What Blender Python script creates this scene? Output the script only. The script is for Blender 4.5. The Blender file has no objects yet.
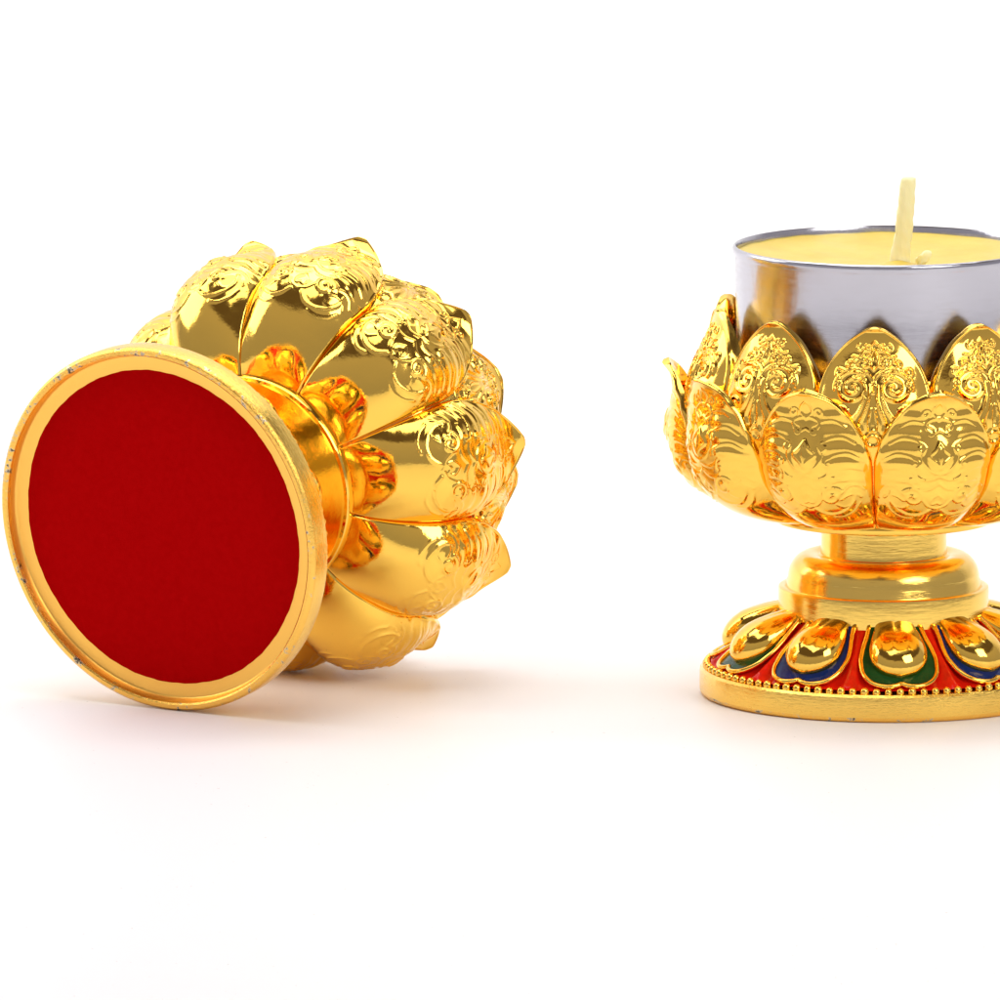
import bpy, math, random
import numpy as np
from mathutils import Matrix, Vector

S = 0.00015            # metres per modelling unit (one unit is about one picture pixel)
R = math.radians
sc = bpy.context.scene
C = sc.collection
random.seed(4)
rng = np.random.default_rng(4)

# ------------------------------------------------------------------ camera
ELEV = R(8.8)
FOC = 13000.0
TARGET = Vector((0, 0, 195))
cam = bpy.data.cameras.new('camera')
cam.sensor_width = 36.0
cam.lens = 36.0 * FOC / 1000.0
cam.clip_start = 0.05
cam.clip_end = 50
camo = bpy.data.objects.new('camera', cam)
C.objects.link(camo)
camo.location = (TARGET + FOC * Vector((0, -math.cos(ELEV), math.sin(ELEV)))) * S
camo.rotation_euler = (math.pi / 2 - ELEV, 0, 0)
sc.camera = camo

# ------------------------------------------------------------------ view + world
sc.view_settings.view_transform = 'Standard'
sc.view_settings.look = 'None'
sc.view_settings.gamma = 1
sc.view_settings.use_curve_mapping = False
sc.view_settings.exposure = -0.1
sc.render.engine = 'CYCLES'
sc.cycles.max_bounces = 10
sc.cycles.glossy_bounces = 8
sc.cycles.caustics_reflective = True
sc.cycles.blur_glossy = 0.5
sc.cycles.sample_clamp_indirect = 12.0

world = bpy.data.worlds.new('World')
sc.world = world
world.use_nodes = True
wn = world.node_tree
wn.nodes.clear()
w_out = wn.nodes.new('ShaderNodeOutputWorld')
w_bg = wn.nodes.new('ShaderNodeBackground')
w_tc = wn.nodes.new('ShaderNodeTexCoord')
w_sep = wn.nodes.new('ShaderNodeSeparateXYZ')
w_ramp = wn.nodes.new('ShaderNodeValToRGB')
# the studio round the table: pale walls at table height, a dark ceiling
wn.links.new(w_tc.outputs['Generated'], w_sep.inputs[0])
wn.links.new(w_sep.outputs['Z'], w_ramp.inputs[0])
e = w_ramp.color_ramp.elements
e[0].position = 0.0; e[0].color = (0.40, 0.385, 0.44, 1)
e[1].position = 0.56; e[1].color = (0.50, 0.465, 0.485, 1)
k = e.new(0.62); k.color = (0.125, 0.095, 0.08, 1)
k = e.new(0.86); k.color = (0.125, 0.095, 0.08, 1)
k = e.new(0.92); k.color = (0.5, 0.5, 0.5, 1)
wn.links.new(w_ramp.outputs[0], w_bg.inputs[0])
w_bg.inputs[1].default_value = 1.0
wn.links.new(w_bg.outputs[0], w_out.inputs[0])

# ------------------------------------------------------------------ lamps of the studio
def softbox(name, az, el, dist, sx, sy, radiance, col=(1, 1, 1), aim=(150, 0, 220)):
    a, b = R(az), R(el)
    aimv = Vector(aim)
    pos = aimv + dist * Vector((math.sin(a) * math.cos(b), -math.cos(a) * math.cos(b), math.sin(b)))
    l = bpy.data.lights.new(name, 'AREA')
    l.shape = 'RECTANGLE'
    l.size = sx * S; l.size_y = sy * S
    l.energy = radiance * math.pi * (sx * S) * (sy * S)
    l.color = col
    o = bpy.data.objects.new(name, l)
    C.objects.link(o)
    o.location = pos * S
    o.rotation_euler = (aimv - pos).to_track_quat('-Z', 'Y').to_euler()
    return o
softbox('key_softbox', 42, 36, 4200, 1900, 2000, 6.0, (1, 0.98, 0.95))
softbox('left_softbox', -108, 27, 4200, 2300, 2300, 3.7, (1, 0.99, 0.98))
softbox('top_softbox', -70, 80, 4600, 4200, 3200, 2.45)
softbox('backdrop_softbox', 0, 80, 3600, 6000, 1400, 3.1, aim=(0, 1900, 600))

# ------------------------------------------------------------------ materials
def mat(name, base, metallic=0.0, rough=0.5, **kw):
    m = bpy.data.materials.new(name)
    m.use_nodes = True
    p = m.node_tree.nodes['Principled BSDF']
    p.inputs['Base Color'].default_value = (*base, 1)
    p.inputs['Metallic'].default_value = metallic
    p.inputs['Roughness'].default_value = rough
    for k_, v_ in kw.items():
        p.inputs[k_.replace('_', ' ')].default_value = v_
    return m

def N(m, t, **kw):
    n = m.node_tree.nodes.new(t)
    for k_, v_ in kw.items():
        setattr(n, k_, v_)
    return n

def L(m, a, b):
    m.node_tree.links.new(a, b)

def noise(m, scale, detail=3, stretch=(1, 1, 1), rough=0.55):
    tc = N(m, 'ShaderNodeTexCoord'); mp = N(m, 'ShaderNodeMapping'); nz = N(m, 'ShaderNodeTexNoise')
    mp.inputs['Scale'].default_value = [s / S / 100 for s in stretch]   # one unit = 100 modelling units
    nz.inputs['Scale'].default_value = scale
    nz.inputs['Detail'].default_value = detail
    nz.inputs['Roughness'].default_value = rough
    L(m, tc.outputs['Object'], mp.inputs[0]); L(m, mp.outputs[0], nz.inputs['Vector'])
    return nz.outputs['Fac']

def bump(m, fac, dist_px, strength=1.0, prev=None):
    b = N(m, 'ShaderNodeBump')
    b.inputs['Distance'].default_value = dist_px * S
    b.inputs['Strength'].default_value = strength
    L(m, fac, b.inputs['Height'])
    if prev is not None:
        L(m, prev, b.inputs['Normal'])
    return b.outputs[0]

def ramp(m, fac, stops):
    r_ = N(m, 'ShaderNodeValToRGB')
    el = r_.color_ramp.elements
    el[0].position, el[0].color = stops[0][0], (*stops[0][1], 1)
    el[1].position, el[1].color = stops[-1][0], (*stops[-1][1], 1)
    for p_, c_ in stops[1:-1]:
        q = el.new(p_); q.color = (*c_, 1)
    L(m, fac, r_.inputs[0])
    return r_.outputs[0]

GOLD = (1.0, 0.625, 0.105)
def P(m): return m.node_tree.nodes['Principled BSDF']

m_gold = mat('polished_gold_plating', GOLD, 1.0, 0.07)
g = bump(m_gold, noise(m_gold, 4.0, 2), 1.0, 0.35)
g = bump(m_gold, noise(m_gold, 40.0, 2), 0.12, 0.5, g)
L(m_gold, g, P(m_gold).inputs['Normal'])
L(m_gold, ramp(m_gold, noise(m_gold, 9.0, 4), [(0.35, (.05,)*3), (0.75, (.15,)*3)]), P(m_gold).inputs['Roughness'])

m_brush = mat('brushed_gold_plating', (0.99, 0.65, 0.14), 1.0, 0.24)
g = bump(m_brush, noise(m_brush, 3.0, 4, (1, 1, 30)), 0.45, 0.45)
g = bump(m_brush, noise(m_brush, 26.0, 4, (.5, .5, 2.0)), 0.8, 0.5, g)
L(m_brush, g, P(m_brush).inputs['Normal'])
L(m_brush, ramp(m_brush, noise(m_brush, 6.0, 4, (1, 1, 5)), [(0.3, (.14,)*3), (0.75, (.32,)*3)]), P(m_brush).inputs['Roughness'])

m_turned = mat('turned_gold_plating', (1.0, 0.66, 0.14), 1.0, 0.15)
g = bump(m_turned, noise(m_turned, 3.0, 3, (1, 1, 6)), 0.7, 0.4)
g = bump(m_turned, noise(m_turned, 4.0, 3, (1, 1, 40)), 0.2, 0.4, g)
L(m_turned, g, P(m_turned).inputs['Normal'])
L(m_turned, ramp(m_turned, noise(m_turned, 5.0, 4, (1, 1, 3)), [(0.3, (.10,)*3), (0.75, (.22,)*3)]), P(m_turned).inputs['Roughness'])

m_satin = mat('satin_gold_underside', (0.97, 0.55, 0.11), 1.0, 0.36)
L(m_satin, bump(m_satin, noise(m_satin, 30.0, 4), 0.4, 0.5), P(m_satin).inputs['Normal'])

# worn rim: plating rubbed through to grey metal and dark pits
m_worn = mat('worn_gold_edge', (0.95, 0.62, 0.2), 1.0, 0.25)
nf_ = noise(m_worn, 11.0, 6, (1, 1, 1), 0.7); nl_ = noise(m_worn, 1.6, 2)
mm = N(m_worn, 'ShaderNodeMath', operation='MULTIPLY_ADD'); mm.inputs[1].default_value = 0.5; L(m_worn, nl_, mm.inputs[0])
m2 = N(m_worn, 'ShaderNodeMath', operation='ADD'); m2.inputs[1].default_value = -0.238; L(m_worn, nf_, m2.inputs[0]); L(m_worn, m2.outputs[0], mm.inputs[2])
nw = mm.outputs[0]
L(m_worn, ramp(m_worn, nw, [(0.0, (0.05, 0.03, 0.01)), (0.345, (0.07, 0.045, 0.02)), (0.365, (0.40, 0.33, 0.24)),
                            (0.40, (0.70, 0.60, 0.42)), (0.43, (0.97, 0.57, 0.11)), (1.0, (0.97, 0.57, 0.11))]),
  P(m_worn).inputs['Base Color'])
L(m_worn, bump(m_worn, nw, 2.5, 0.5), P(m_worn).inputs['Normal'])

m_felt = mat('red_felt', (0.5, 0.0015, 0.002), 0.0, 0.95, Specular_IOR_Level=0.0)
m_felt.node_tree.nodes['Principled BSDF'].inputs['Sheen Weight'].default_value = 0.0
L(m_felt, ramp(m_felt, noise(m_felt, 14.0, 6, (1, 1, 1), 0.75), [(0.3, (0.42, 0.0010, 0.0015)), (0.7, (0.48, 0.002, 0.003))]), P(m_felt).inputs['Base Color'])
L(m_felt, bump(m_felt, noise(m_felt, 70.0, 4, (1, 1, 1), 0.8), 0.5, 0.5), P(m_felt).inputs['Normal'])

def enamel(name, c):
    m = mat(name, c, 0.0, 0.12, Specular_IOR_Level=0.16)
    d = tuple(x * 0.7 for x in c)
    L(m, ramp(m, noise(m, 7.0, 4), [(0.3, d), (0.7, c)]), P(m).inputs['Base Color'])
    L(m, bump(m, noise(m, 12.0, 3), 0.8, 0.5), P(m).inputs['Normal'])
    return m
m_red = enamel('red_enamel', (0.95, 0.016, 0.004))
m_green = enamel('green_enamel', (0.008, 0.075, 0.016))
m_blue = enamel('blue_enamel', (0.004, 0.024, 0.15))

m_tin = mat('aluminium', (0.52, 0.515, 0.56), 1.0, 0.2)
g = bump(m_tin, noise(m_tin, 2.2, 3, (1, 1, .4)), 2.5, 0.4)
g = bump(m_tin, noise(m_tin, 6.0, 4, (1, 1, 60)), 0.15, 0.3, g)
L(m_tin, g, P(m_tin).inputs['Normal'])
L(m_tin, ramp(m_tin, noise(m_tin, 5.0, 4, (1, 1, 6)), [(0.3, (.15,)*3), (0.75, (.27,)*3)]), P(m_tin).inputs['Roughness'])

m_wax = mat('yellow_wax', (0.88, 0.56, 0.05), 0.0, 0.45, Subsurface_Weight=0.25, Subsurface_Scale=10 * S)
P(m_wax).inputs['Subsurface Radius'].default_value = (1.0, 0.6, 0.25)
L(m_wax, ramp(m_wax, noise(m_wax, 2.5, 5), [(0.3, (0.70, 0.50, 0.07)), (0.7, (0.78, 0.575, 0.10))]), P(m_wax).inputs['Base Color'])
L(m_wax, bump(m_wax, noise(m_wax, 6.0, 4), 1.5, 0.4), P(m_wax).inputs['Normal'])
m_wick = mat('waxed_wick', (0.97, 0.88, 0.50), 0.0, 0.42, Subsurface_Weight=0.4, Subsurface_Scale=8 * S)
P(m_wick).inputs['Subsurface Radius'].default_value = (1.0, 0.8, 0.5)
L(m_wick, bump(m_wick, noise(m_wick, 16.0, 5, (1, 1, .25)), 2.2, 0.8), P(m_wick).inputs['Normal'])

m_table = mat('white_acrylic', (0.86, 0.835, 0.84), 0.0, 0.45, Specular_IOR_Level=0.38)
L(m_table, ramp(m_table, noise(m_table, 22.0, 1), [(0.0, (0.40, 0.38, 0.36)), (0.20, (0.45, 0.43, 0.41)), (0.225, (0.87, 0.852, 0.858)), (1.0, (0.87, 0.852, 0.858))]), P(m_table).inputs['Base Color'])
m_back = mat('white_paper', (0.88, 0.87, 0.875), 0.0, 0.8)

# ------------------------------------------------------------------ mesh helpers
def mesh_from(name, verts, faces, mats, fmat=None, sharp=40):
    me = bpy.data.meshes.new(name)
    v = np.asarray(verts, float) * S
    me.from_pydata(v.tolist(), [], [tuple(int(i) for i in f) for f in faces])
    for m in mats:
        me.materials.append(m)
    if fmat is not None:
        me.polygons.foreach_set('material_index', np.asarray(fmat, dtype=np.int32))
    me.update()
    me.polygons.foreach_set('use_smooth', [True] * len(me.polygons))
    if sharp:
        me.set_sharp_from_angle(angle=R(sharp))
    return me

def obj(name, me, parent=None):
    o = bpy.data.objects.new(name, me)
    C.objects.link(o)
    if parent:
        o.parent = parent
    return o

def tag(o, label, cat, group=None):
    o['label'] = label; o['category'] = cat
    if group:
        o['group'] = group

def lathe(name, prof, mats, pm=None, seg=160, closed=False, wob=0.0, sharp=35):
    """prof: (r, z) list; pm: material index per segment; a radius of 0 closes in a fan"""
    V, F, M = [], [], []
    rows = []
    for i, (r_, z_) in enumerate(prof):
        if r_ <= 1e-6:
            rows.append([len(V)]); V.append((0, 0, z_))
        else:
            row = []
            for a in range(seg):
                t = 2 * math.pi * a / seg
                rr = r_ * (1 + wob * math.sin(3 * t + 1) + wob * .6 * math.sin(7 * t))
                row.append(len(V)); V.append((rr * math.sin(t), -rr * math.cos(t), z_))
            rows.append(row)
    n = len(rows)
    for i in range(n if closed else n - 1):
        A, B = rows[i], rows[(i + 1) % n]
        mi = pm[i] if pm else 0
        for a in range(seg):
            b = (a + 1) % seg
            if len(A) == 1 and len(B) == 1: continue
            if len(A) == 1: F.append((A[0], B[b], B[a]))
            elif len(B) == 1: F.append((A[a], A[b], B[0]))
            else: F.append((A[a], A[b], B[b], B[a]))
            M.append(mi)
    return mesh_from(name, V, F, mats, M, sharp)

def smooth_curve(pts, n):
    """Catmull-Rom through pts, resampled to n points evenly along its length"""
    p = np.asarray(pts, float)
    q = np.vstack([2 * p[0] - p[1], p, 2 * p[-1] - p[-2]])
    out = []
    for i in range(1, len(q) - 2):
        for t in np.linspace(0, 1, 24, endpoint=False):
            out.append(0.5 * ((2 * q[i]) + (-q[i-1] + q[i+1]) * t + (2*q[i-1] - 5*q[i] + 4*q[i+1] - q[i+2]) * t*t
                       + (-q[i-1] + 3*q[i] - 3*q[i+1] + q[i+2]) * t**3))
    out.append(p[-1])
    out = np.array(out)
    d = np.r_[0, np.cumsum(np.linalg.norm(np.diff(out, axis=0), axis=1))]
    s = np.linspace(0, d[-1], n)
    return np.stack([np.interp(s, d, out[:, k_]) for k_ in range(p.shape[1])], 1), d[-1]

def tube(path, rad, seg=8):
    """closed tube along a 3D path; rad a number or a list"""
    path = np.asarray(path, float)
    n = len(path)
    rad = np.broadcast_to(rad, (n,))
    V, F = [], []
    up = np.array([0.13, 0.21, 0.97])
    for i in range(n):
        t = path[min(i + 1, n - 1)] - path[max(i - 1, 0)]
        t /= np.linalg.norm(t) + 1e-9
        a = np.cross(t, up); a /= np.linalg.norm(a) + 1e-9
        b = np.cross(t, a)
        for k_ in range(seg):
            w = 2 * math.pi * k_ / seg
            V.append(path[i] + rad[i] * (math.cos(w) * a + math.sin(w) * b))
    for i in range(n - 1):
        for k_ in range(seg):
            q = (k_ + 1) % seg
            F.append((i * seg + k_, i * seg + q, (i + 1) * seg + q, (i + 1) * seg + k_))
    F.append(tuple(range(seg))[::-1]); F.append(tuple((n - 1) * seg + k_ for k_ in range(seg)))
    return V, F

# ------------------------------------------------------------------ chased relief: strokes in the petal's own flat pixels
def spiral(cx, cy, r0, turns, start, ccw=1, n=40, shrink=0.12):
    t = np.linspace(0, 1, n)
    a = start + ccw * turns * 2 * math.pi * t
    r_ = r0 * (1 - (1 - shrink) * t)
    return np.stack([cx + r_ * np.cos(a), cy + r_ * np.sin(a)], 1)

def stroke(pts, n=24):
    return smooth_curve(pts, n)[0]

def mirror(ls):
    out = []
    for p, sg, am in ls:
        out.append((p, sg, am))
        q = p.copy(); q[:, 0] *= -1
        out.append((q, sg, am))
    return out

def relief(X, Y, strokes, combine='max'):
    H = np.zeros_like(X)
    for p, sg, am in strokes:
        x0, y0 = p.min(0) - 4 * sg; x1, y1 = p.max(0) + 4 * sg
        msk = (X > x0) & (X < x1) & (Y > y0) & (Y < y1)
        if not msk.any(): continue
        xs, ys = X[msk], Y[msk]
        dmin = np.full(xs.shape, 1e9)
        for i in range(len(p) - 1):
            a, b = p[i], p[i + 1]
            ab = b - a; l2 = ab @ ab + 1e-9
            t = np.clip(((xs - a[0]) * ab[0] + (ys - a[1]) * ab[1]) / l2, 0, 1)
            dmin = np.minimum(dmin, (xs - a[0] - t * ab[0]) ** 2 + (ys - a[1] - t * ab[1]) ** 2)
        h = am * np.exp(-dmin / (sg * sg))
        if combine == 'max' and am > 0:
            H[msk] = np.maximum(H[msk], h)
        else:
            H[msk] += h
    return H

# outer petal ornament (X across, Y up from the foot of the petal, total about 232)
OUT = []
for k_ in range(4):                                     # hooked cloud bands running in from the edge
    y = 190 - 16 * k_
    xe = [40, 50, 56, 58][k_]
    OUT.append((stroke([(xe, y - 3), (xe - 12, y + 2.5), (xe - 24, y + 1), (xe - 32, y - 3)]), 1.5, 1.15))
    OUT.append((spiral(xe - 31, y - 8, 5.5, 0.95, 1.4, 1, 22, 0.3), 1.25, 1.2))
OUT.append((stroke([(0, 212), (5, 206), (6, 200), (0, 194)]), 1.4, 1.6))       # bud on the axis
OUT.append((stroke([(0, 196), (9, 194), (14, 188), (8, 181), (0, 184)]), 1.4, 1.5))
OUT.append((spiral(13, 200, 5, 1.1, 3.6, -1, 24, 0.25), 1.2, 1.4))
OUT.append((stroke([(0, 172), (5, 164), (11, 158), (4, 152), (0, 146)]), 1.3, 1.7))   # central jewel
OUT.append((stroke([(0, 140), (8, 143), (15, 150), (18, 159), (14, 167)]), 1.4, 1.5))
OUT.append((stroke([(0, 166), (0.5, 158), (0, 150)]), 1.2, 1.3))
OUT.append((stroke([(0, 138), (10, 134), (20, 136), (27, 144), (33, 142)]), 1.3, 1.4))
OUT.append((stroke([(0, 130), (9, 124), (20, 124), (30, 131), (41, 131)]), 1.3, 1.4))
OUT.append((stroke([(6, 98), (14, 90), (26, 88), (38, 94), (46, 106), (46, 118)]), 1.6, 1.9))
OUT.append((stroke([(20, 82), (30, 80), (42, 86), (49, 96)]), 1.4, 1.4))
OUT.append((spiral(25, 114, 12, 1.3, 0.4, 1, 38, 0.15), 1.6, 2.1))             # scrolls under it
OUT.append((stroke([(34, 117), (43, 124), (52, 122), (57, 114)]), 1.4, 1.5))
OUT.append((stroke([(33, 109), (42, 113), (49, 110), (52, 104)]), 1.3, 1.4))
OUT.append((stroke([(15, 112), (9, 104), (0, 100)]), 1.3, 1.5))
OUT.append((stroke([(0, 118), (6, 112), (5, 106), (0, 108)]), 1.3, 1.3))
OUT.append((stroke([(28, 103), (34, 97), (42, 98)]), 1.3, 1.2))
OUT = mirror([(p, sg * .85, am * .62) for p, sg, am in OUT])
OUTB = []
for k_ in range(5):                                     # broad ripples that break up the reflections
    y = 198 - 16 * k_
    OUTB.append((stroke([(58, y - 5), (42, y), (22, y - 1)]), 5.5, 1.4))
OUTB.append((stroke([(0, 150), (0, 162)]), 12, 1.8))
OUTB.append((stroke([(24, 116), (30, 118)]), 9, 1.6))
OUTB = mirror(OUTB)

# inner petal ornament (total height about 118)
INN = []
INN.append((spiral(19, 60, 17, 2.1, 2.2, -1, 60, 0.12), 1.45, 2.3))
INN.append((spiral(19, 60, 20.5, 0.55, 3.4, -1, 30, 0.9), 1.3, 1.9))
INN.append((stroke([(3, 62), (3.5, 50), (7, 38), (12, 26), (10, 18)]), 1.5, 2.2))
INN.append((stroke([(8, 50), (13, 38), (20, 28), (22, 20)]), 1.4, 2.0))
INN.append((stroke([(2, 40), (4, 28), (3, 18)]), 1.3, 1.8))
INN.append((spiral(31, 34, 8.5, 1.3, 2.6, -1, 30, 0.15), 1.35, 2.0))
INN.append((stroke([(24, 28), (28, 22), (36, 22), (42, 30)]), 1.3, 1.9))
INN.append((stroke([(14, 22), (20, 14), (28, 14)]), 1.3, 1.8))
INN.append((spiral(0, 9, 5.5, 1.0, 0, 1, 22, 1.0), 1.3, 2.3))
INN.append((stroke([(0, 20), (6, 14), (9, 6), (5, -2)]), 1.3, 1.9))
INN.append((spiral(9, 84, 6.5, 1.2, 0.6, 1, 26, 0.2), 1.3, 2.1))
INN.append((spiral(22, 83, 5.0, 1.1, 2.6, -1, 24, 0.2), 1.3, 2.0))
INN.append((stroke([(0, 78), (4, 84), (2, 92), (0, 98)]), 1.3, 2.1))
INN.append((stroke([(3, 98), (9, 96), (14, 91), (20, 92)]), 1.3, 2.0))
INN.append((stroke([(28, 78), (34, 80), (36, 74), (32, 70)]), 1.3, 1.8))
INN.append((stroke([(0, 106), (4, 102), (8, 103)]), 1.2, 1.7))
INN.append((stroke([(13, 76), (17, 80), (24, 77)]), 1.2, 1.8))
for k_ in range(16):
    cx, cy = random.uniform(3, 34), random.uniform(64, 100)
    if cx > 36 - (cy - 64) * .75: cx *= .45
    INN.append((spiral(cx, cy, random.uniform(2.5, 5), random.uniform(.5, 1.0), random.uniform(0, 6.3), random.choice((-1, 1)), 16, .4), 1.15, random.uniform(1.3, 2.1)))
INN = mirror([(p * [1.06, 1.03], sg * .86, am) for p, sg, am in INN])

# ------------------------------------------------------------------ petals
HALF = 17.85
def petal(name, prof, v1, pw, qw, puff, fine, broad, thick, m, nu=101, nv=150, flare=0.0, rim=1.2, yoff=0.0):
    cv = 1 - (1 - np.linspace(0, 1, nv)) ** 1.25
    C2, total = smooth_curve(prof, 400)
    s = np.linspace(0, 1, 400)
    cr = np.interp(cv, s, C2[:, 0]); cz = np.interp(cv, s, C2[:, 1])
    T = np.stack([np.gradient(C2[:, 0]), np.gradient(C2[:, 1])], 1)
    T /= np.linalg.norm(T, axis=1)[:, None]
    nr = np.interp(cv, s, T[:, 1]); nz = np.interp(cv, s, -T[:, 0])
    x = np.clip((cv - v1) / (1 - v1), 0, 1)
    w = HALF * (1 - x ** pw) ** (1 / qw)
    u = np.linspace(-1, 1, nu)
    U, Vv = np.meshgrid(u, cv)
    W = w[:, None] * np.ones_like(U)
    TH = U * W
    t = TH / HALF
    Rr = cr[:, None]
    X = np.radians(TH) * Rr * 1.0
    Y = Vv * total - yoff
    pf = np.interp(cv, [p_[0] for p_ in puff], [p_[1] for p_ in puff])[:, None]
    d = -pf * np.abs(t) ** 2.6
    # flare: the tip leans outward along its middle
    d = d + flare * np.clip((Vv - 0.86) / 0.14, 0, 1) ** 2 * np.exp(-(t / 0.35) ** 2)
    d = d + relief(X, Y, fine) + relief(X, Y, broad, 'sum')
    # distance to the free outline, in pixels
    top = np.clip((Vv - v1 + .04) / 0.08, 0, 1)
    edge = np.minimum((1 - np.abs(U)) * np.radians(W) * Rr, (1 - Vv) * total)
    d = d + rim * top * np.exp(-((edge - 2.6) / 1.5) ** 2)
    d = d - 1.6 * np.exp(-(edge / 1.1) ** 2)
    def place(dd, squeeze=1.0):
        r_ = Rr + nr[:, None] * dd
        z_ = cz[:, None] + nz[:, None] * dd
        a = np.radians(TH * squeeze)
        return np.stack([r_ * np.sin(a), -r_ * np.cos(a), z_], 2).reshape(-1, 3)
    th = np.interp(cv, [p_[0] for p_ in thick], [p_[1] for p_ in thick])[:, None]
    A = place(d); B = place(-pf * np.abs(t) ** 2.6 - th)
    V = np.vstack([A, B])
    n = nu * nv
    ii = np.arange(nv - 1)[:, None] * nu + np.arange(nu - 1)[None]
    ii = ii.ravel()
    F = np.stack([ii, ii + 1, ii + 1 + nu, ii + nu], 1)
    G = np.stack([n + ii, n + ii + nu, n + ii + nu + 1, n + ii + 1], 1)
    l = np.arange(nv - 1) * nu
    r0 = l + nu - 1
    Ls = np.stack([l, l + nu, l + nu + n, l + n], 1)
    Rs = np.stack([r0, r0 + n, r0 + nu + n, r0 + nu], 1)
    b = np.arange(nu - 1); tt = b + (nv - 1) * nu
    Bs = np.stack([b, b + n, b + 1 + n, b + 1], 1)
    Ts = np.stack([tt, tt + 1, tt + 1 + n, tt + n], 1)
    Fa = np.vstack([F, G, Ls, Rs, Bs, Ts])
    return mesh_from(name, V, Fa, [m], sharp=50)

OUTER_PROF = [(109, 182), (136, 184), (166, 193), (191, 208), (205, 224), (213, 244), (217, 264), (215, 284), (212, 304), (212.5, 321), (218.5, 336)]
INNER_PROF = [(190, 258), (196, 276), (201, 296), (199, 319), (192, 339), (183, 358), (176, 374), (173, 387), (173, 394)]
me_outer = petal('outer_petal', OUTER_PROF, 0.61, 2.3, 1.26, [(0, 1), (0.06, 3), (0.15, 8), (0.28, 16), (0.42, 22), (0.6, 24), (0.8, 17), (1, 10)],
                 OUT, OUTB, [(0, 4), (0.6, 11), (0.85, 5.5), (0.95, 3.5), (1, 2.5)], m_gold, nu=141, nv=210, flare=5.0)
me_inner = petal('inner_petal', INNER_PROF, 0.53, 2.0, 1.42, [(0, 12), (0.6, 12), (1, 8)],
                 INN, [], [(0, 24), (0.4, 26), (0.75, 15), (1, 5)], m_gold, nu=141, nv=170, flare=1.0, yoff=19, rim=1.5)

# ------------------------------------------------------------------ bowl, stem, foot
bowl_prof = [(0, 177), (60, 177), (103, 177), (107, 175), (110, 175.8), (111.5, 178), (111.5, 183), (109, 187), (130, 198), (155, 212), (176, 232), (184, 256), (184, 285),
             (178, 310), (170, 330), (166, 338), (157, 338), (155, 332), (155, 262), (150, 257), (0, 257)]
me_bowl = lathe('bowl', bowl_prof, [m_gold])
stem_prof = [(104, 60), (105, 80), (105.5, 106), (105, 108.5), (103, 109.6), (99.5, 109.6), (98, 108.5), (97.2, 110), (97, 115)]
for a in np.linspace(0, 90, 10):
    stem_prof.append((76 + 20 * math.cos(R(a)), 117 + 25 * math.sin(R(a))))
stem_prof += [(70, 142), (66, 140.5), (63.5, 142), (63, 146), (62.5, 178)]
me_stem = lathe('stem', stem_prof, [m_turned])
# foot: outer rim, recessed underside, sloping shoulder under the enamel
base_prof = [(105, 74), (140, 46), (170, 29), (176, 28), (181, 27.5), (183.6, 25), (184, 22), (184, 5), (183.2, 2.2), (181, 0.4),
             (177.5, 0.2), (175.8, 1.6), (175, 5), (174, 10.5), (172.8, 12), (171.5, 12.5), (155, 12.5), (153, 16), (60, 16), (60, 60)]
pm = [0] * 6 + [0, 1, 1, 1, 1, 1, 2, 2, 2, 2, 2, 2, 2]
me_base = lathe('foot', base_prof, [m_brush, m_worn, m_satin], pm, seg=200)
# felt disc with a slightly uneven cut edge
V, F = [(0, 0, 12.0)], []
ns = 220
for j, (rr, zz) in enumerate([(60, 11.9), (120, 11.9), (157.8, 11.9), (159, 12.4), (159, 15)]):
    for a in range(ns):
        t = 2 * math.pi * a / ns
        w_ = 1 + (0.002 * math.sin(7 * t) + 0.0012 * math.sin(31 * t + 2) + 0.001 * math.sin(67 * t) if j > 1 else 0)
        V.append((rr * w_ * math.sin(t), -rr * w_ * math.cos(t), zz))
for a in range(ns):
    F.append((0, 1 + a, 1 + (a + 1) % ns))
for j in range(4):
    for a in range(ns):
        b = (a + 1) % ns
        F.append((1 + j * ns + a, 1 + (j + 1) * ns + a, 1 + (j + 1) * ns + b, 1 + j * ns + b))
me_felt = mesh_from('felt_pad', V, F, [m_felt])

# shoulder of the foot: s = 0 at the bead row, 1 at the stem
def shoulder(s):
    s = np.asarray(s, float)
    r_ = 173 + (104 - 173) * s
    z_ = 29.5 + 49 * (s ** 1.15)
    return r_, z_
def on_shoulder(u, s, lift):
    """u in pixels across, s along the slope, lift in pixels off the surface"""
    r_, z_ = shoulder(s)
    a = np.asarray(u, float) / np.maximum(r_, 1)
    nr, nz = 0.66, 0.75
    rr = r_ + nr * lift
    return np.stack([rr * np.sin(a), -rr * np.cos(a), z_ + nz * lift], -1)
# red field, fluted between the lobes
na, nsr = 400, 26
V, F = [], []
for j in range(nsr):
    s = j / (nsr - 1) * 1.02 - 0.01
    for a in range(na):
        t = 360 * a / na
        q = abs(((t + 18) % 36) - 18) / 18.0      # 0 on a lobe's axis, 1 between two lobes
        x = 1 - q
        fl = 4.5 * math.exp(-(x / 0.10) ** 2) - 3.0 * math.exp(-((x - 0.27) / 0.13) ** 2)
        fl *= math.sin(math.pi * min(max(s, 0), 1) ** 0.6) ** 0.7 if 0 < s < 1 else 0
        r_, z_ = shoulder(max(s, 0))
        lift = 1.5 + fl
        rr = r_ + .66 * lift
        V.append((rr * math.sin(R(t)), -rr * math.cos(R(t)), z_ + .75 * lift))
for j in range(nsr - 1):
    for a in range(na):
        b = (a + 1) % na
        F.append((j * na + a, j * na + b, (j + 1) * na + b, (j + 1) * na + a))
me_field = mesh_from('enamel_field', V, F, [m_red])
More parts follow.
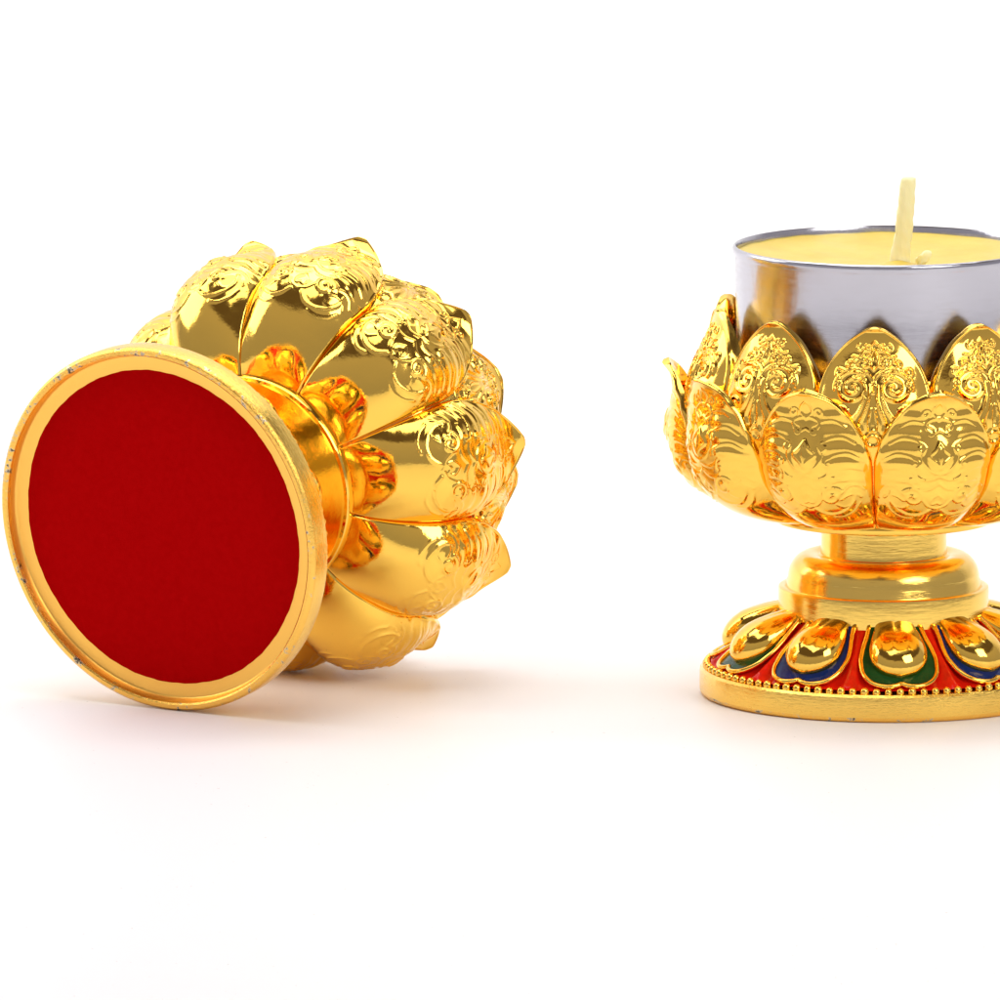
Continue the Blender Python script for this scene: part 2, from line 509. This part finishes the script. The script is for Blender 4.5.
# beads
V, F = [], []
NB = 94
for k_ in range(NB):
    t0 = 2 * math.pi * k_ / NB
    c = np.array([176.6 * math.sin(t0), -176.6 * math.cos(t0), 29.5 + random.uniform(-.3, .3)])
    rb = 4.4 + random.uniform(-.45, .3)
    o = len(V); n1, n2 = 6, 10
    for i in range(n1 + 1):
        ph = math.pi * i / n1
        for j in range(n2):
            la = 2 * math.pi * j / n2
            V.append(c + rb * np.array([math.sin(ph) * math.cos(la), math.sin(ph) * math.sin(la), math.cos(ph)]))
    for i in range(n1):
        for j in range(n2):
            q = (j + 1) % n2
            F.append((o + i * n2 + j, o + (i + 1) * n2 + j, o + (i + 1) * n2 + q, o + i * n2 + q))
me_beads = mesh_from('beaded_border', V, F, [m_gold], sharp=0)

# lobe: enamel cushion, gold outline, gold egg
def outline_half():
    return [(25, 1.02), (28.5, 0.86), (34.5, 0.64), (37.5, 0.44), (35.5, 0.25), (28, 0.11), (16, 0.05), (6, 0.065), (0, 0.105)]
half, _ = smooth_curve(outline_half(), 50)
full = np.vstack([half, (half * [-1, 1])[::-1][1:]])
pts = on_shoulder(full[:, 0], full[:, 1], 5.0)
V, F = tube(pts, 2.5, 8)
me_wire = mesh_from('gold_outline', V, F, [m_gold], sharp=0)
# cushion: fill towards an axis line
V, F = [], []
nc = 14
for i in range(len(half)):
    ux, sx = half[i]
    for j in range(-nc, nc + 1):
        f = j / nc
        lift = 4.6 + 1.0 * math.cos(f * math.pi / 2)
        su = sx + (0.05 - 0.0) * (1 - abs(f)) * (1 if sx < .1 else 0)
        V.append(on_shoulder(ux * f, su, lift))
row = 2 * nc + 1
for i in range(len(half) - 1):
    for j in range(row - 1):
        F.append((i * row + j, i * row + j + 1, (i + 1) * row + j + 1, (i + 1) * row + j))
def cushion(m, name):
    return mesh_from(name, V, F, [m], sharp=0)
me_green = cushion(m_green, 'enamel_green'); me_blue = cushion(m_blue, 'enamel_blue')
# egg
V2, F2 = [], []
ne, nf = 36, 30
for i in range(ne + 1):
    q = i / ne                                     # 0 = lower round end
    s = 0.205 + 0.90 * q
    xx = min(q / 0.38, 1)
    wd = 28.5 * math.sqrt(max(0, 1 - (1 - xx) ** 2)) * (1 - 0.40 * max(0, (q - 0.42) / 0.58) ** 1.4)
    ht = 22 * math.sqrt(max(0, 1 - (1 - min(q / 0.40, 1)) ** 2)) * (1 - 0.80 * max(0, (q - 0.45) / 0.55) ** 1.5)
    for j in range(nf + 1):
        a = math.pi * j / nf
        uu = -math.cos(a)
        crease = 2.2 * math.exp(-(uu / 0.10) ** 2) * max(0, (q - 0.5) / 0.5)
        V2.append(on_shoulder(wd * uu, s, 3.5 + ht * math.sin(a) ** 0.85 - crease))
for i in range(ne):
    for j in range(nf):
        k_ = i * (nf + 1) + j
        F2.append((k_, k_ + 1, k_ + nf + 2, k_ + nf + 1))
me_egg = mesh_from('lotus_lobe', V2, F2, [m_gold], sharp=0)

# ------------------------------------------------------------------ one lamp with its parts
def lamp():
    root = bpy.data.objects.new('lotus_lamp_holder', None)
    root.empty_display_size = 0.01
    C.objects.link(root)
    obj('bowl', me_bowl, root)
    obj('stem', me_stem, root)
    obj('foot', me_base, root)
    obj('felt_pad', me_felt, root)
    obj('enamel_field', me_field, root)
    obj('beaded_border', me_beads, root)
    for k_ in range(10):
        o = obj('outer_petal', me_outer, root); o.rotation_euler.z = R(13 + 36 * k_)
    for k_ in range(10):
        o = obj('inner_petal', me_inner, root); o.rotation_euler.z = R(-5 + 36 * k_)
    for k_ in range(10):
        o = obj('lotus_lobe', me_egg, root); o.rotation_euler.z = R(4.5 + 36 * k_)
        c = obj('enamel_inlay', me_green if k_ % 2 == 0 else me_blue, o)
        c['label'] = 'green enamel inlay' if k_ % 2 == 0 else 'blue enamel inlay'
        obj('gold_outline', me_wire, o)
    me = [c for c in root.children if c.name.startswith('enamel_field')][0]
    me.rotation_euler.z = R(4.5)
    return root

def copy_tree(o, parent=None):
    c = o.copy(); C.objects.link(c); c.parent = parent
    for ch in list(o.children):
        copy_tree(ch, c)
    return c

GROUP = 'gold lotus lamp holders on the white table'
up = lamp()
tag(up, 'upright gold lotus lamp holder with red, green and blue enamel foot, carrying the tin candle', 'candle holder', GROUP)
up.location = Vector((384, 0, 0)) * S

down = copy_tree(up)
tag(down, 'gold lotus lamp holder tipped on its side, showing the round red felt under its foot', 'candle holder', GROUP)
# lies on the rim of its foot and on the belly of its petals
LSCALE = 1.012
AZ = R(32.3)           # heading of its axis, to the right of straight away from the camera
ROLL = R(35.0)
def cloud(me): 
    a = np.empty(len(me.vertices) * 3); me.vertices.foreach_get('co', a); return a.reshape(-1, 3) / S
def rotz(p, a):
    c_, s_ = math.cos(a), math.sin(a)
    return np.stack([p[:, 0] * c_ - p[:, 1] * s_, p[:, 0] * s_ + p[:, 1] * c_, p[:, 2]], 1)
pet = np.vstack([rotz(cloud(me_outer)[::5], R(13 + 36 * k_)) for k_ in range(10)])
foot = cloud(me_base)
def basis(tau, roll):
    ax = Vector((math.sin(AZ) * math.cos(tau), math.cos(AZ) * math.cos(tau), math.sin(tau)))
    xx = Vector((math.cos(AZ), -math.sin(AZ), 0))
    yy = ax.cross(xx)
    m3 = Matrix((xx, yy, ax)).transposed()
    return m3 @ Matrix.Rotation(roll, 3, 'Z')
def low(p, m3): return float((p @ np.array(m3)[2]).min())
lo, hi = 0.0, 0.4
for _ in range(40):
    mid = (lo + hi) / 2
    m3 = basis(mid, ROLL)
    if low(pet, m3) < low(foot, m3): lo = mid
    else: hi = mid
m3 = basis(mid, ROLL)
zb = -low(foot, m3) * LSCALE + 0.15
print('lying tilt', math.degrees(mid), 'height of foot centre', zb)
loc = Vector((-341, -128, zb))
down.matrix_world = Matrix.Translation(loc * S) @ m3.to_4x4() @ Matrix.Scale(LSCALE, 4)

# ------------------------------------------------------------------ candle in the upright holder
candle = bpy.data.objects.new('tin_candle', None)
candle.empty_display_size = 0.01
C.objects.link(candle)
candle.location = Vector((384, 0, 257.6)) * S
tag(candle, 'yellow wax candle in a silver tin cup standing inside the upright gold lotus holder', 'candle')
tin_prof = [(0, 2), (138, 2), (141, 0), (144, 1), (146, 6), (147.0, 60), (148.2, 130), (149.5, 184), (150.6, 186), (151.6, 189), (151.8, 192), (150.6, 194.3),
            (148.8, 194.6), (147.6, 192.5), (147.4, 189), (146.5, 184), (144.6, 60), (143.5, 8), (0, 5)]
obj('tin_cup', lathe('tin_cup', tin_prof, [m_tin], seg=180, wob=0.003, sharp=60), candle)
# wax pool: level against the tin, gently dished, with a swell round the wick
V, F = [], []
nr_, na_ = 44, 120
WX, WY = 12, -52
for i in range(nr_ + 1):
    rr = 146.4 * (i / nr_)
    for a in range(na_):
        t = 2 * math.pi * a / na_
        x, y = rr * math.sin(t), -rr * math.cos(t)
        z = 184.5 + 3.5 * (rr / 146.4) ** 6 - 6 * (1 - (rr / 146.4) ** 2)
        dd = math.hypot(x - WX, (y - WY) * .8)
        z += 7.5 * math.exp(-(dd / 15) ** 2) + 1.5 * math.exp(-(dd / 38) ** 2)
        z += 0.5 * math.sin(x * .05 + 1) * math.cos(y * .043) + .3 * math.sin(x * .13 + y * .1)
        V.append((x, y, z))
for a in range(na_):
    V.append((144 * math.sin(2 * math.pi * a / na_), -144 * math.cos(2 * math.pi * a / na_), 30))
for i in range(nr_ + 1):
    for a in range(na_):
        b = (a + 1) % na_
        F.append((i * na_ + a, i * na_ + b, (i + 1) * na_ + b, (i + 1) * na_ + a))
F.append(tuple((nr_ + 1) * na_ + a for a in range(na_)))
obj('wax', mesh_from('wax', V, F, [m_wax], sharp=0), candle)
# wick: flat waxed braid leaning a little to the right
path, _ = smooth_curve([(3 + 9, WY, 178), (13.5, WY, 192), (16.5, WY, 212), (19, WY, 240), (20.2, WY, 256), (21.2, WY, 268)], 40)
rad = np.interp(np.linspace(0, 1, 40), [0, .12, .3, .6, 1], [12.5, 10, 8.8, 8.5, 7.6])
V, F = [], []
sg = 20
for i, p_ in enumerate(path):
    for k_ in range(sg):
        a = 2 * math.pi * k_ / sg
        ca, sa = math.cos(a), math.sin(a)
        e_ = (abs(ca) ** 2.3 + abs(sa) ** 2.3) ** (-1 / 2.3)
        rr = rad[i] * e_ * (1 + 0.035 * math.sin(i * 1.1 + 2 * a) + 0.03 * math.sin(i * .47 + a * 3) + 0.035 * math.sin(5 * a + i * .55))
        V.append((p_[0] + rr * ca, p_[1] + rr * .7 * sa, p_[2] + (0.8 * ca if i > 36 else 0)))
n = len(path)
for i in range(n - 1):
    for k_ in range(sg):
        q = (k_ + 1) % sg
        F.append((i * sg + k_, i * sg + q, (i + 1) * sg + q, (i + 1) * sg + k_))
o = len(V)
for k_ in range(sg):
    a = 2 * math.pi * k_ / sg
    V.append((path[-1][0] + 5.2 * math.cos(a), path[-1][1] + 3.6 * math.sin(a), path[-1][2] + 1.6))
for k_ in range(sg):
    q = (k_ + 1) % sg
    F.append(((n - 1) * sg + k_, (n - 1) * sg + q, o + q, o + k_))
F.append(tuple(o + k_ for k_ in range(sg)))
obj('wick', mesh_from('wick', V, F, [m_wick], sharp=60), candle)
# a shaving of wax beside the wick
V, F = [], []
for i in range(9):
    ph = math.pi * i / 8
    for j in range(12):
        la = 2 * math.pi * j / 12
        q = 1 + .25 * math.sin(3 * la + i) + .15 * math.sin(5 * ph + j)
        V.append((WX + 25 + 6.5 * q * math.sin(ph) * math.cos(la) + 3.5 * math.cos(ph), WY + 4.5 * q * math.sin(ph) * math.sin(la),
                  188.5 + 8.0 * math.cos(ph)))
for i in range(8):
    for j in range(12):
        q = (j + 1) % 12
        F.append((i * 12 + j, (i + 1) * 12 + j, (i + 1) * 12 + q, i * 12 + q))
obj('wax_crumb', mesh_from('wax_crumb', V, F, [m_wick], sharp=30), candle)

# ------------------------------------------------------------------ the setting
V = [(x, y, z) for z in (0, -120) for x, y in ((-5000, -3200), (5000, -3200), (5000, 1500), (-5000, 1500))]
t_ = obj('tabletop', mesh_from('tabletop', V, [(0, 1, 2, 3), (4, 5, 1, 0), (5, 6, 2, 1), (7, 4, 0, 3), (7, 6, 5, 4)], [m_table], sharp=30)); t_['kind'] = 'structure'
V, F = [], []
arc = [(1500, 0)] + [(1500 + 800 * math.sin(R(a)), 800 - 800 * math.cos(R(a))) for a in range(5, 91, 5)] + [(2300, 3600)]
for y, z in arc:
    V += [(-5000, y, z), (5000, y, z)]
for i in range(len(arc) - 1):
    F.append((2 * i, 2 * i + 1, 2 * i + 3, 2 * i + 2))
t_ = obj('backdrop', mesh_from('backdrop', V, F, [m_back], sharp=0)); t_['kind'] = 'structure'
